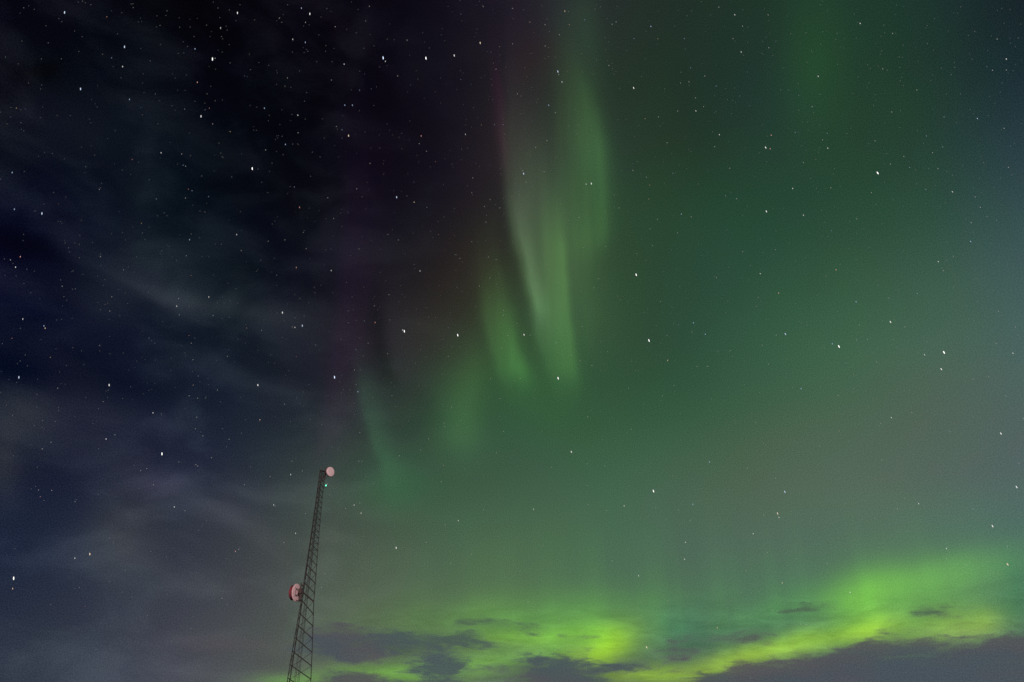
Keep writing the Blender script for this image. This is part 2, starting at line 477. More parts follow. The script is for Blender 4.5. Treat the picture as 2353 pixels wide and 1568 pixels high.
def zof(ys):
    xs = 1188 + (2700 - ys) * 0.1229
    return on_tower(xs, ys).z
# width of the tower in photo units against height there
WY = [(2715, 93), (2600, 79), (2500, 64), (2404, 51), (2330, 46), (2230, 38), (2130, 31), (2030, 26), (1930, 22), (1872, 20)]
zs = [zof(y) for y, _ in WY]; ws = []
for y, w in WY:
    a, e = azel((1188 + (2700 - y) * .1229) * SRC, y * SRC)
    xs = 1188 + (2700 - y) * .1229
    p, q = azel((xs - w / 2) * SRC, y * SRC), azel((xs + w / 2) * SRC, y * SRC)
    ws.append(DIST * (math.tan(R(q[0])) - math.tan(R(p[0]))) / 1.628)
def rad(z):
    if z < zs[0]:
        return ws[0] + (zs[0] - z) * (ws[0] - ws[2]) / (zs[2] - zs[0])
    return float(np.interp(z, zs, ws))
ANG = [R(10.5), R(250.5), R(130.5)]               # right, near-left, far-left legs
def leg_pt(k, z):
    r = rad(z)
    return Vector((r * math.cos(ANG[k]), r * math.sin(ANG[k]), z))
node_y = [2715, 2662, 2608, 2554, 2503, 2455, 2404, 2371, 2333, 2297, 2261, 2228, 2201, 2176, 2152]
while node_y[-1] > 1890:
    node_y.append(node_y[-1] - (24 if node_y[-1] > 2050 else 21))
nz = [zof(y) for y in node_y]
step = nz[1] - nz[0]
low = []
z = nz[0] - step
while z > 0.5:
    low.insert(0, z); z -= step * 1.05
nz = [0.0] + low + nz
ztop = nz[-1]
for k in range(3):
    bm = bmesh.new()
    for z0, z1 in zip(nz, nz[1:]):
        rod(bm, leg_pt(k, z0), leg_pt(k, z1 + 0.02), 0.040 if z0 < 17 else 0.034, seg=8)
    for z0 in nz[1::1]:
        c = leg_pt(k, z0)
        box(bm, (0.09, 0.09, 0.12), Matrix.Translation(c))
    link('leg', bm, steel, TOP)
width_of = {0: 0.075, 1: 0.035, 2: 0.035}
for f, (a, b) in enumerate(((1, 0), (2, 1), (0, 2))):
    bm = bmesh.new()
    for i, (z0, z1) in enumerate(zip(nz, nz[1:])):
        w = width_of[f] * (1 if z0 < 16 else 0.72)
        pa, pb = leg_pt(a, z1), leg_pt(b, z0)
        out = ((leg_pt(a, z0) + leg_pt(b, z0)) / 2); out.z = 0
        angle_bar(bm, pa, pb, w, 0.012, out)
        if f == 1 and i % 2 == 0:
            angle_bar(bm, leg_pt(a, z0), leg_pt(b, z1), w * .8, 0.01, out)
        if f == 1 or z0 > 17:
            angle_bar(bm, leg_pt(a, z1) + Vector((0, 0, .02)), leg_pt(b, z1) + Vector((0, 0, .02)), w * .7, 0.01, out)
    link('face_bracing', bm, steel, TOP)
# cable ladder inside the tower, feeders
bm = bmesh.new()
def inner(z, u, v):
    r = rad(z); return Vector((r * u, r * v, z))
for u in (-0.10, 0.06):
    for z0, z1 in zip(nz, nz[1:]):
        rod(bm, inner(z0, u, .25), inner(z1, u, .25), 0.022, seg=5)
zz = 0.3
while zz < ztop - .3:
    rod(bm, inner(zz, -0.10, .25), inner(zz, 0.06, .25), 0.012, seg=4); zz += 0.45
link('climbing_ladder', bm, steel, TOP)
for u, v, zt in ((-0.20, .30, ztop - .6), (-0.42, .1, zof(2380)), (0.14, .3, ztop - 1.2)):
    bm = bmesh.new()
    for z0, z1 in zip(nz, nz[1:]):
        if z1 <= zt: rod(bm, inner(z0, u, v), inner(z1, u, v), 0.018, seg=5)
    link('feeder_cable', bm, cable_m, TOP)
bm = bmesh.new(); rod(bm, leg_pt(2, ztop - .5), leg_pt(2, ztop) + Vector((0, 0, .75)), 0.02, 0.008)
link('lightning_rod', bm, galv, TOP)
bm = bmesh.new()
for k in range(3):
    angle_bar(bm, leg_pt(k, ztop), leg_pt((k + 1) % 3, ztop), .07, .012, (0, 0, -1))
link('top_frame', bm, steel, TOP)
for q, (p_, sz) in enumerate(((leg_pt(0, ztop - .9) + Vector((-.2, -.1, 0)), (0.22, 0.16, 0.5)), (leg_pt(1, ztop - 2.0) + Vector((.1, -.05, 0)), (0.16, 0.14, 0.35)))):
    bm = bmesh.new(); box(bm, sz, Matrix.Translation(p_)); link('junction_box', bm, steel, TOP)

def basis(n):
    return Vector(n).normalized().to_track_quat('Z', 'Y').to_matrix().to_4x4()

# --- top dish: flat pale radome facing the viewer, slightly to the right
def dish_top():
    c = on_tower(1323.5, 1887.5, DIST - .55) - O
    view = (CAM - (c + O)); vh = Vector((view.x, view.y, 0)).normalized()
    th = R(40)                                     # turned to the right of the viewer
    n = Matrix.Rotation(th, 3, 'Z') @ vh
    mt = Matrix.Translation(c) @ basis(n)
    d = tag(bpy.data.objects.new('dish_antenna', None)); d['label'] = 'small round pale pink dish at the top of the tower'
    scene.collection.objects.link(d); d.parent = TOP
    r = 0.53
    bm = bmesh.new()
    lathe(bm, [(0, 0.035), (r * .5, .03), (r * .85, .018), (r * .97, .0), (r, -.02)], mt); link('radome', bm, white_m, d)
    bm = bmesh.new()
    lathe(bm, [(r, -.02), (r * 1.015, -.03), (r * 1.015, -.20), (r * .98, -.21), (r * .55, -.34), (0.14, -.42), (0, -.42)], mt); link('shroud', bm, back_m, d)
    bm = bmesh.new()
    leg = leg_pt(0, c.z)
    back = mt @ Vector((0, 0, -.45))
    rod(bm, (leg.x + .12, leg.y - .12, c.z - .7), (leg.x + .12, leg.y - .12, c.z + .6), .055, seg=10)
    for dz in (-.45, .4):
        rod(bm, (leg.x, leg.y, c.z + dz), (leg.x + .14, leg.y - .14, c.z + dz), .045)
    rod(bm, mt @ Vector((0, 0, -.40)), back, .12, seg=10)
    for dz in (-.25, .25):
        rod(bm, back, (leg.x + .12, leg.y - .12, c.z + dz), .035)
    rod(bm, mt @ Vector((.0, -r * .8, -.2)), (leg.x, leg.y, c.z - .6), .02)
    rod(bm, mt @ Vector((-r * .8, .1, -.2)), (leg.x - .3, leg.y, c.z - .1), .02)
    link('mount', bm, steel_red, d)
dish_top()

# --- lower drum dish seen from behind, its red shroud pointing away to the left
def dish_low():
    c = on_tower(1186.5, 2371, DIST - .35) - O
    view = (CAM - (c + O)); vh = Vector((view.x, view.y, 0)).normalized()
    n = Matrix.Rotation(R(59), 3, 'Z') @ vh        # the way the back of the dish faces
    n = Vector((n.x, n.y, 0))
    mt = Matrix.Translation(c) @ basis(n)
    d = tag(bpy.data.objects.new('dish_antenna', None)); d['label'] = 'larger drum dish seen from behind with a red shroud, on the left of the tower'
    scene.collection.objects.link(d); d.parent = TOP
    r = 0.87
    bm = bmesh.new()
    lathe(bm, [(0, .07), (.22, .068), (r * .55, .045), (r * .9, .012), (r, 0), (r * 1.01, -.02), (r, -.05)], mt)
    link('reflector_back', bm, back_m, d)
    bm = bmesh.new()
    rr = r * .86
    lathe(bm, [(r * .99, -.052), (rr, -.09), (rr, -.46), (rr * .97, -.48), (rr * .6, -.51), (0, -.53)], mt)
    link('shroud', bm, red_m, d)
    bm = bmesh.new()
    lathe(bm, [(.34, .055), (.37, .10), (.40, .05)], mt, 32)
    for a in (45, 135, 225, 315):
        ca, sa = math.cos(R(a)), math.sin(R(a))
        rod(bm, mt @ Vector((ca * .62, sa * .62, .02)), mt @ Vector((ca * .12, sa * .12, .36)), .022)
    box(bm, (.26, .26, .16), mt @ Matrix.Translation((0, 0, .32)))
    link('back_ring', bm, galv, d)
    bm = bmesh.new()
    leg = leg_pt(1, c.z); legf = leg_pt(2, c.z)
    hub = mt @ Vector((0, 0, .46))
    pole = Vector((leg.x - .22, leg.y - .02, c.z))
    rod(bm, pole + Vector((0, 0, -1.0)), pole + Vector((0, 0, .9)), .06, seg=10)
    for dz in (-.75, -.1, .7):
        rod(bm, pole + Vector((0, 0, dz)), (*leg_pt(1, c.z + dz).xy, c.z + dz), .045)
        rod(bm, pole + Vector((0, 0, dz)), (*leg_pt(2, c.z + dz).xy, c.z + dz), .04)
    rod(bm, hub, pole, .08, seg=8)
    box(bm, (.3, .3, .5), Matrix.Translation(pole + Vector((0.02, 0, .1))))
    box(bm, (.16, .2, .3), Matrix.Translation(pole + Vector((0.16, 0, -.45))))
    rod(bm, pole + Vector((0, 0, .15)), Vector((*leg_pt(0, c.z - .2).xy, c.z - .85)), .045)
    rod(bm, mt @ Vector((0, -r * .85, .05)), pole + Vector((0, 0, -.9)), .03)
    link('mount', bm, steel_red, d)
    bm = bmesh.new()
    box(bm, (.32, .24, .16), Matrix.Translation(on_tower(1201, 2401, DIST - .5) - O) @ Matrix.Rotation(R(-25), 4, 'Y'))
    link('equipment_box', bm, black_m, d)
dish_low()

# point of green light built as a lamp, and round aerial on a bracket
lp = on_tower(1303.8, 1943, DIST - .3) - O
ap = on_tower(1308.6, 1937.5, DIST - .3) - O
bm = bmesh.new(); rod(bm, leg_pt(0, lp.z - .25), lp + Vector((0, 0, -.16)), .02); rod(bm, lp + Vector((0, 0, -.17)), lp + Vector((0, 0, -.09)), .05, seg=10)
rod(bm, lp + Vector((0, 0, -.16)), ap + Vector((0, .04, -.08)), .015)
link('light_bracket', bm, steel, TOP)
bm = bmesh.new(); bmesh.ops.create_uvsphere(bm, u_segments=16, v_segments=10, radius=1, matrix=Matrix.Translation(lp) @ Matrix.Diagonal((.055, .055, .11, 1)))
link('green_point', bm, material('green_light', (.1, .5, .35), emit=(0.12, 1.0, 0.55), estr=2.2), TOP)['label'] = 'tiny green point of light just under the top dish'
bm = bmesh.new(); bmesh.ops.create_uvsphere(bm, u_segments=16, v_segments=10, radius=1, matrix=Matrix.Translation(ap) @ Matrix.Diagonal((.075, .06, .085, 1)))
link('round_aerial', bm, material('grey_plastic', (.3, .3, .28)), TOP)
# ------------------------------------------------------------------ stars
# tile origin in photo units, then  x y size tint  read inside that tile
STARS = {
(0, 0): "445,87,2,b 1636,90,2,w 736,117,4,r 1520,194,3,w 858,324,2,b 1344,338,3,b 769,400,4,b 845,460,3,w 1464,408,1,w 1482,403,4,w 1360,568,3,r 555,614,2,b 892,686,3,b 113,746,4,o 1443,747,4,r 1272,753,4,b 1385,803,2,w 1586,908,4,o 1465,855,4,w 1110,1054,3,w 1252,1062,4,w 911,1100,4,r 1262,1140,4,b 1279,1147,4,w 84,1190,3,b 1738,1163,1,w 684,1306,4,w 1298,1305,4,r 1323,1315,4,b 1077,1372,4,b 1278,1366,4,w 1437,1356,4,b 99,1443,3,b 289,1472,2,b 974,1540,4,o 163,55,5,w 568,9,5,w 626,34,5,w 916,27,5,w 918,54,5,w 1151,76,5,w 1502,56,5,w 1102,176,5,w 1337,253,5,w 1527,252,5,w 1424,175,5,w 332,297,5,w 423,406,5,w 38,395,5,w 707,375,5,w 1035,421,5,w 1726,481,5,w 1585,435,5,w 1427,648,5,w 1483,696,5,w 1413,758,5,w 1070,648,5,w 484,798,5,w 615,822,5,b 795,902,5,w 1088,855,5,w 361,1058,5,w 590,1150,5,w 1313,1074,5,w 1536,1087,5,w 1390,1213,5,w 1597,1221,5,w 1378,1455,5,w 1412,1462,5,w 370,1327,5,w 402,1406,5,r 1028,1240,5,w 1131,1468,5,w 1657,1460,5,w 1228,370,5,w 1292,321,5,w",
(1, 0): "313,57,3,b 371,97,2,w 161,126,4,w 178,154,5,w 341,155,4,w 546,185,4,w 253,272,3,w 340,293,3,b 219,33,5,w 489,60,5,w 781,45,4,w 1566,46,4,w 1411,99,5,w 1283,198,5,w 755,143,5,w 625,203,5,w 691,226,5,w 479,354,5,w 358,355,5,w 743,333,5,w 1041,278,4,w 904,271,5,w 1300,282,5,w 1545,297,2,o 1678,322,4,o 876,400,1,b 892,424,3,w 1171,402,1,w 1194,332,5,w 1366,384,2,w 607,443,3,w 524,426,5,w 851,462,5,w 88,451,5,w 142,487,5,b 146,503,5,b 216,538,4,w 519,553,4,b 976,524,4,w 1105,487,5,w 1411,549,4,b 1654,478,4,w 1637,437,5,w 349,639,5,w 714,623,4,b 794,614,5,b 1066,587,5,b 200,595,5,w 58,747,3,b 612,726,3,b 664,726,3,b 288,795,3,w 247,789,5,w 335,698,5,w 458,820,5,w 554,873,4,w 593,895,4,b 638,936,2,o 593,952,5,b 1138,938,3,r 1443,927,3,w 1552,862,4,o 1643,860,4,b 1703,860,4,b 290,916,4,w 153,935,5,w 180,940,5,w 134,963,5,w 203,996,3,b 253,994,5,w 293,997,5,r 66,1034,4,w 389,1049,5,w 186,1068,5,w 791,1022,5,w 853,1021,5,w 694,1059,5,w 1005,1026,5,w 1125,991,4,w 1175,1043,4,w 1236,1115,4,r 785,1127,4,w 878,1130,5,w 1416,1029,5,w 110,1125,5,w 376,1215,5,w 264,1290,4,b 235,1286,5,w 694,1302,4,w 495,1363,4,w 300,1430,3,r 969,1360,2,b 1090,1395,3,o 1177,1431,4,b 1040,1351,5,w 1088,1256,5,w 1486,1329,4,w 1494,1227,4,w 1292,1273,5,w 1459,1282,5,w 1613,1376,4,w 1574,1424,4,w 1680,1434,4,w 1585,1532,4,w 1589,1484,5,w 1295,1496,5,w 1254,1528,5,w 535,1507,4,w 148,1495,5,w 366,1435,5,b 731,1357,5,w 880,1200,5,w",
(2, 0): "4,59,4,w 364,78,3,o 390,82,5,w 571,64,5,w 501,137,4,b 717,152,4,w 395,170,4,o 690,168,4,w 123,153,4,o 228,171,4,w 8,129,5,w 326,240,4,w 4,303,4,w 228,318,4,w 257,217,5,w 957,183,3,b 841,267,4,b 1005,268,4,o 642,262,5,w 643,343,5,w 667,290,5,w 133,370,5,w 316,494,2,b 322,515,4,w 344,566,3,w 38,648,4,w 62,663,5,w 584,414,5,w 668,453,4,w 485,498,5,w 703,511,5,w 838,607,2,w 741,609,5,w 559,512,5,w 253,726,3,b 299,778,4,w 170,708,5,w 1535,103,3,w 1425,50,4,w 1238,77,5,w 1207,109,5,w 1589,181,4,w 1367,104,5,w 1187,267,4,b 1523,267,4,w 1579,359,3,w 1231,468,4,b 1165,498,5,w 1328,525,4,w 1220,565,4,w 1161,573,4,w 1407,594,4,b 1264,676,4,w 1321,736,4,w 1267,765,3,w 1142,766,4,w 1009,807,4,w 1053,613,5,w 917,819,4,o 845,943,5,o 1570,663,5,w 1484,687,5,w 1521,695,5,w 1429,929,3,w 1382,910,5,w 1397,1012,4,w 1069,985,4,w 1020,868,5,w 1748,1018,2,w 241,970,4,w 163,1017,4,w 123,1070,5,w 391,868,5,w 445,923,5,w 633,877,5,w 80,1198,2,b 74,1178,4,w 97,1256,4,w 62,1160,5,w 221,1184,4,w 511,1270,3,w 547,1266,2,w 833,1176,4,w 755,1177,5,w 926,1222,4,w 949,1276,4,o 943,1373,4,o 1109,1195,4,b 1500,1161,4,w 1471,1347,4,b 1509,1326,5,w 1548,1371,4,w 705,1344,5,w 738,1434,4,w 707,1428,5,w 643,1457,5,w 461,1500,4,w 1167,1476,3,b 1235,1495,4,w 1003,1512,4,w 1113,1488,5,w 1753,1458,2,w 333,1405,5,w 1284,1268,5,w 1204,1165,5,w 1589,1485,5,w",
(3, 0): "1,104,4,w 635,163,3,w 361,34,5,w 1327,48,5,w 1425,218,5,w 1097,177,5,w 262,227,5,w 376,221,5,w 476,232,5,w 467,273,5,w 859,232,4,w 798,173,5,w 1579,270,4,w 1724,262,5,w 1098,302,5,w 785,352,5,w 6,330,4,w 1642,408,3,w 1547,485,4,w 1642,484,4,w 1508,461,5,w 346,527,3,w 268,430,5,w 791,476,4,w 824,486,5,w 905,393,5,w 1194,470,5,w 1286,465,5,w 1262,515,5,w 912,559,5,w 142,620,5,w 87,620,5,w 212,660,5,w 1026,622,4,w 1326,647,5,w 737,652,5,w 304,736,4,w 358,652,5,w 853,773,4,w 1213,807,4,b 1443,818,3,b 1627,885,4,w 408,920,4,b 187,914,4,b 22,933,3,r 377,965,4,w 412,1022,3,w 15,1026,3,r 738,972,4,w 1092,938,4,b 1204,1014,4,b 1029,903,5,w 936,1080,4,w 1134,1053,4,w 244,1122,4,w 329,1099,5,o 843,1131,4,w 976,1155,4,b 756,1193,1,w 1171,1163,4,w 1016,1172,5,w 1343,1144,5,w 1486,1121,5,w 1657,1154,4,w 1682,1207,5,w 170,1300,3,w 433,1295,4,w 292,1230,5,w 803,1257,5,w 1088,1306,4,b 1271,1323,3,w 1427,1358,4,w 712,1329,4,w 863,1378,5,w 1221,1394,5,w 744,1411,5,w 1463,1430,4,w 244,1484,3,w 612,1509,4,w 1363,1509,5,w 1400,1536,4,w 1576,1519,5,w 370,1452,5,w",
(0, 1): "163,49,5,w 140,202,3,r 72,225,4,w 107,274,3,w 472,141,5,w 692,201,4,w 693,183,5,w 547,210,5,w 503,300,5,w 418,362,5,w 428,406,4,w 519,424,5,w 440,478,5,w 852,293,4,w 770,479,4,w 756,577,4,w 880,524,5,w 982,39,5,w 1306,85,3,b 1631,50,3,w 1317,45,5,w 1525,117,5,w 1662,160,4,w 1284,196,4,w 1317,332,4,r 1230,491,4,w 1218,543,3,w 1439,480,3,w 1236,603,4,w 1469,607,4,w 1627,423,5,w 1700,694,4,o 1302,746,4,r 1318,798,4,w 1343,763,5,w 157,632,3,w 303,679,3,b 311,695,3,o 82,765,4,r 140,696,5,w 347,896,4,o 174,880,5,w 686,814,4,w 754,752,5,w 502,828,5,w 1027,763,4,b 1067,800,5,w 1567,889,4,w 1330,912,4,w 130,1034,2,b 752,1087,2,w 746,1122,5,w 397,1108,4,w 711,1200,4,w 742,1174,5,w 900,1099,5,w 1366,1024,4,b 1331,1087,4,o 1498,1122,4,w 1303,1161,4,w 1362,1177,4,w 1418,1170,5,w 1054,1278,3,w 1356,1308,4,w 1347,1388,4,w 792,1430,4,w 731,1459,3,w 351,1481,4,w 291,1527,4,w 1398,1437,4,w 1579,1461,4,w 1664,1418,5,w 1534,1386,5,w 1116,1561,1,w 382,1337,5,w 15,802,5,w",
(1, 1): "85,95,4,w 199,86,4,w 326,34,4,w 346,147,4,w 278,277,3,r 518,298,3,w 143,330,4,b 34,227,5,w 710,149,4,w 653,194,5,w 908,49,4,w 980,87,4,w 1258,49,4,r 1487,99,4,w 1377,189,4,w 1405,214,4,w 1130,301,3,w 1089,256,5,w 859,310,5,w 623,380,5,w 401,413,5,w 446,399,5,w 267,462,5,w 302,490,5,w 406,451,5,w 916,463,4,w 815,541,4,w 839,567,5,w 182,588,2,w 319,678,2,b 268,690,3,w 250,686,4,w 269,624,5,w 332,610,5,b 38,709,4,w 635,575,4,b 635,658,4,b 746,645,4,b 821,656,3,r 920,638,4,b 1010,708,3,w 1022,716,1,w 411,811,4,b 689,842,4,b 773,798,4,w 278,890,4,r 85,930,5,w 101,879,5,w 586,769,5,w 907,871,4,w 738,887,5,w 678,983,4,w 719,983,5,w 541,1033,1,b 13,1087,2,w 227,988,5,w 702,1133,3,b 690,1084,5,w 937,1160,4,b 196,1219,4,w 27,1326,3,r 454,1361,5,w 281,1176,5,w 736,1255,5,w 676,1290,5,w 715,1416,4,w 791,1354,5,w 1325,690,4,b 1390,743,1,w 1190,619,5,w 1238,623,5,w 1352,823,5,w 1325,889,4,w 1540,405,4,w 1384,414,5,w 1612,349,4,w 1602,205,4,w 1655,223,4,w 1706,574,4,w 1703,604,4,w 1736,747,4,w 1693,830,4,w 1616,1043,4,w 1681,1180,4,w 1604,1170,5,w 1349,1239,4,w 1296,1349,4,w 1302,1375,4,w 1416,1329,5,w 1706,1406,4,w 1189,1458,4,w 1134,1534,4,w 1656,1553,4,w 523,1515,5,w",
(2, 1): "83,740,2,w 125,744,4,w 33,663,4,w 303,796,4,w 236,256,4,w 62,160,5,w 334,63,5,w 495,140,4,w 645,132,4,w 597,354,4,w 565,417,4,w 475,440,5,w 315,378,5,w 414,394,5,w 704,76,5,w 860,181,4,w 968,126,4,w 892,76,5,w 951,10,4,w 1140,38,4,w 1590,168,4,w 856,327,1,w 1641,263,5,w 1409,347,4,w 1394,337,5,w 1628,363,5,w 1711,319,3,w 1151,411,5,w 1022,511,4,w 727,474,5,w 743,500,5,w 910,588,5,w 936,563,5,w 1686,546,4,o 1697,484,4,w 1485,507,5,w 1251,658,3,b 1147,672,4,b 1113,666,5,w 1332,737,3,b 1240,721,4,w 1068,743,4,w 993,677,5,w 944,780,1,w 484,684,4,w 701,750,5,w 610,785,5,w 659,856,4,w 408,881,4,w 470,920,4,w 551,951,4,w 614,987,5,w 318,1040,1,w 365,996,5,w 826,925,5,w 1072,917,3,o 850,987,5,w 872,988,5,w 1275,959,4,w 1348,958,4,w 1503,850,4,w 1520,888,5,w 1724,812,4,w 1424,857,5,w 1259,1025,5,w 57,1042,4,w 19,1058,4,w 159,1179,5,w 802,1109,4,w 1117,1090,4,w 1036,1161,4,w 1026,1195,5,w 1123,1131,5,w 907,1219,5,w 522,1305,4,w 1159,1284,5,w 822,1391,4,w 1536,1328,5,w 1540,1345,5,w 1680,1345,4,w 1704,1140,5,w 1464,1196,5,w 1734,1487,4,o 621,1460,5,w 715,1473,5,w 409,1547,2,w 628,1535,5,w 1601,1085,5,w",
(3, 1): "438,24,4,b 50,153,4,w 612,40,5,w 414,61,5,w 697,138,5,w 187,233,5,w 497,255,5,w 469,293,3,r 399,337,4,r 73,453,3,r 1396,97,3,b 1231,103,5,w 1414,35,5,w 1277,199,4,w 1173,236,3,w 1208,299,4,w 1198,280,5,w 1279,411,5,w 758,399,4,b 607,513,3,b 834,488,4,w 1029,456,4,w 341,467,5,w 190,527,5,w 479,581,5,w 704,607,5,w 629,672,4,w 844,652,2,w 867,635,5,w 943,686,4,w 228,661,5,w 120,735,2,b 57,743,4,w 443,803,3,b 489,821,1,w 609,776,4,w 686,771,4,w 864,772,5,w 1213,862,1,w 1079,878,3,w 1194,977,2,w 1572,800,4,w 1688,867,3,w 1588,579,4,w 1704,687,4,w 1420,642,5,w 676,884,5,w 748,929,4,w 132,907,5,w 2,943,4,w 589,1011,5,w 171,1103,5,w 228,1112,3,b 107,1126,5,w 484,1158,4,w 590,1111,5,w 977,1122,4,b 939,1126,5,w 1414,1046,4,w 1520,1028,4,o 1639,1162,4,w 1360,1060,5,w 8,1220,5,w 690,1238,5,w 990,1278,4,w 850,1311,3,w 776,1351,4,w 491,1403,4,o 1253,1409,4,b 1605,1421,2,w 1760,1318,4,w 358,1508,4,w 561,1473,5,w 1414,1308,5,w",
(0, 2): "969,109,4,w 1012,95,4,w 1057,207,4,w 1233,49,4,w 1350,68,4,w 1363,78,4,w 1457,20,4,w 1684,206,4,w 1726,81,5,w 1201,359,3,w 1274,385,4,w 266,243,4,w 357,245,4,w 278,288,4,r 517,323,4,w 303,315,5,w 516,712,3,w 619,684,2,o 753,574,5,w 863,796,5,w 103,647,5,w 94,851,1,w 87,922,3,o 753,874,5,w 586,1044,5,r 350,1032,5,w 1147,704,5,w 1040,664,5,w 1367,520,5,w 1622,665,3,r 1644,652,4,w 1651,643,5,w 1563,714,5,w 1530,988,4,w 1315,1197,5,w 1564,1033,5,w 547,914,5,w 1182,1284,5,w 909,979,5,w 1016,1105,5,w",
(1, 2): "248,44,4,w 320,111,4,w 239,136,3,w 97,150,4,w 122,345,3,w 131,353,4,w 16,203,5,w 341,405,4,w 273,541,3,w 193,603,4,w 301,590,5,w 46,682,5,w 987,7,4,w 709,44,4,w 730,44,4,w 1293,71,4,o 958,205,5,o 810,197,5,w 1081,188,5,w 1277,185,4,w 507,273,5,w 716,332,4,w 676,346,3,w 618,369,4,w 724,402,3,w 1394,454,3,w 1304,483,4,w 1568,378,4,w 966,641,2,w 1173,602,4,w 1486,684,4,w 1342,747,4,w 1668,561,4,o 1407,620,5,w 739,563,5,w 955,497,5,w 452,913,4,w 475,819,4,w 735,826,5,w 1047,737,5,w 1205,920,5,w 879,1087,5,w 1574,1263,4,w 1255,1192,5,w 220,753,5,w 1569,800,5,w 599,936,5,w",
(2, 2): "273,85,4,w 518,63,4,w 639,77,4,w 1360,49,3,b 1621,91,4,w 1110,145,4,o 517,211,4,w 685,204,5,w 798,217,5,w 975,250,1,w 148,375,3,w 525,343,4,w 652,382,4,w 773,352,3,w 988,366,4,w 1246,341,3,b 1145,379,4,w 1227,454,4,w 1735,414,4,w 1662,543,3,w 1759,674,4,w 1592,411,5,w 1196,603,3,w 1410,645,5,w 1189,719,3,w 943,562,5,w 472,554,5,w 214,624,5,w 234,597,5,w 796,652,5,w 690,730,4,w 872,833,3,w 1613,799,4,w 271,870,5,w 231,953,5,w 614,964,4,w 110,1010,4,w 1136,817,5,o 1072,1005,4,o 1016,1056,5,w 1260,1015,5,w 325,1132,4,w 486,1212,4,w 136,1290,5,o 1414,1191,3,o 928,1326,2,o 1026,1289,5,w 1383,1211,5,w 1706,944,5,w 1642,1540,5,w",
(3, 2): "784,36,4,w 50,161,4,w 743,169,5,w 116,255,2,b 66,404,2,o 76,431,3,w 533,337,4,b 940,300,4,b 1038,336,3,w 1014,306,4,b 892,369,4,w 1413,372,4,w 299,437,5,w 157,390,5,w 735,431,5,w 1319,232,5,w 1729,57,4,w 1713,222,2,w 1752,170,5,w 1547,491,2,w 1230,646,3,w 1241,632,5,w 1230,716,4,w 1650,634,4,w 1651,755,2,o 1362,759,4,w 1110,833,5,w 1468,904,5,w 1741,914,5,w 98,882,3,o 407,751,4,w 566,948,3,w 32,1069,4,w 224,1166,4,w 265,1169,4,w 1470,1213,5,o 1,1390,4,w 769,608,5,w 531,657,5,w 882,707,5,w 1342,1230,5,w",
}
STAR_D = 7000.0
TINT = {'w': (1.0, 0.98, 0.95), 'b': (0.55, 0.70, 1.0), 'r': (1.0, 0.50, 0.42), 'o': (1.0, 0.72, 0.45)}
SIZE = {1: 1.2, 2: 0.92, 3: 0.76, 4: 0.66, 5: 0.55}     # width in 1/1000 of a radian
POW = {1: 1.4, 2: 0.95, 3: 0.75, 4: 0.45, 5: 0.28}
star_mats = {}
def star_mat(mag, tint):
    k = (mag, tint)
    if k not in star_mats:
        m = bpy.data.materials.new('starlight'); m.use_nodes = True; nt = m.node_tree; nt.nodes.clear()
        e = nt.nodes.new('ShaderNodeEmission'); c = TINT[tint]
        mixw = 0.25 if mag <= 2 else 0.0
        e.inputs[0].default_value = tuple(x * (1 - mixw) + mixw for x in c) + (1,)
        e.inputs[1].default_value = POW[mag]
        o = nt.nodes.new('ShaderNodeOutputMaterial'); nt.links.new(e.outputs[0], o.inputs[0])
        m.cycles.emission_sampling = 'NONE'
        star_mats[k] = m
    return star_mats[k]
star_mesh = {}
def star_bm(mag):
    bm = bmesh.new()
    bmesh.ops.create_icosphere(bm, subdivisions=2 if mag < 3 else 1, radius=1)
    w = SIZE[mag] / 1000 * STAR_D / 2
    for v in bm.verts:
        v.co = Vector((v.co.x * w, v.co.y * w, v.co.z * w * (3.0 if mag < 3 else 2.4 if mag < 4 else 1.7)))
        v.co.x -= 0.22 * v.co.z
    return bm
def star_obj(x, y, mag, tint):
    if (mag, tint) not in star_mesh:
        bm = star_bm(mag); me = bpy.data.meshes.new('star'); bm.to_mesh(me); bm.free()
        me.materials.append(star_mat(mag, tint)); star_mesh[mag, tint] = me
    a, e = azel(x, y)
    o = bpy.data.objects.new('star', star_mesh[mag, tint])
    o.location = (math.sin(R(a)) * math.cos(R(e)) * STAR_D, math.cos(R(a)) * math.cos(R(e)) * STAR_D, math.sin(R(e)) * STAR_D + CAM.z)
    o.rotation_euler = (R(e), 0, -R(a))
    scene.collection.objects.link(o)
    return o
allstars = []
for (i, j), txt in STARS.items():
    for t in txt.split():
        x, y, m, c = t.split(',')
        allstars.append(((i * 1024 + float(x) / 1.7227) * SRC, (j * 910 + float(y) / 1.7227) * SRC, int(m), c))
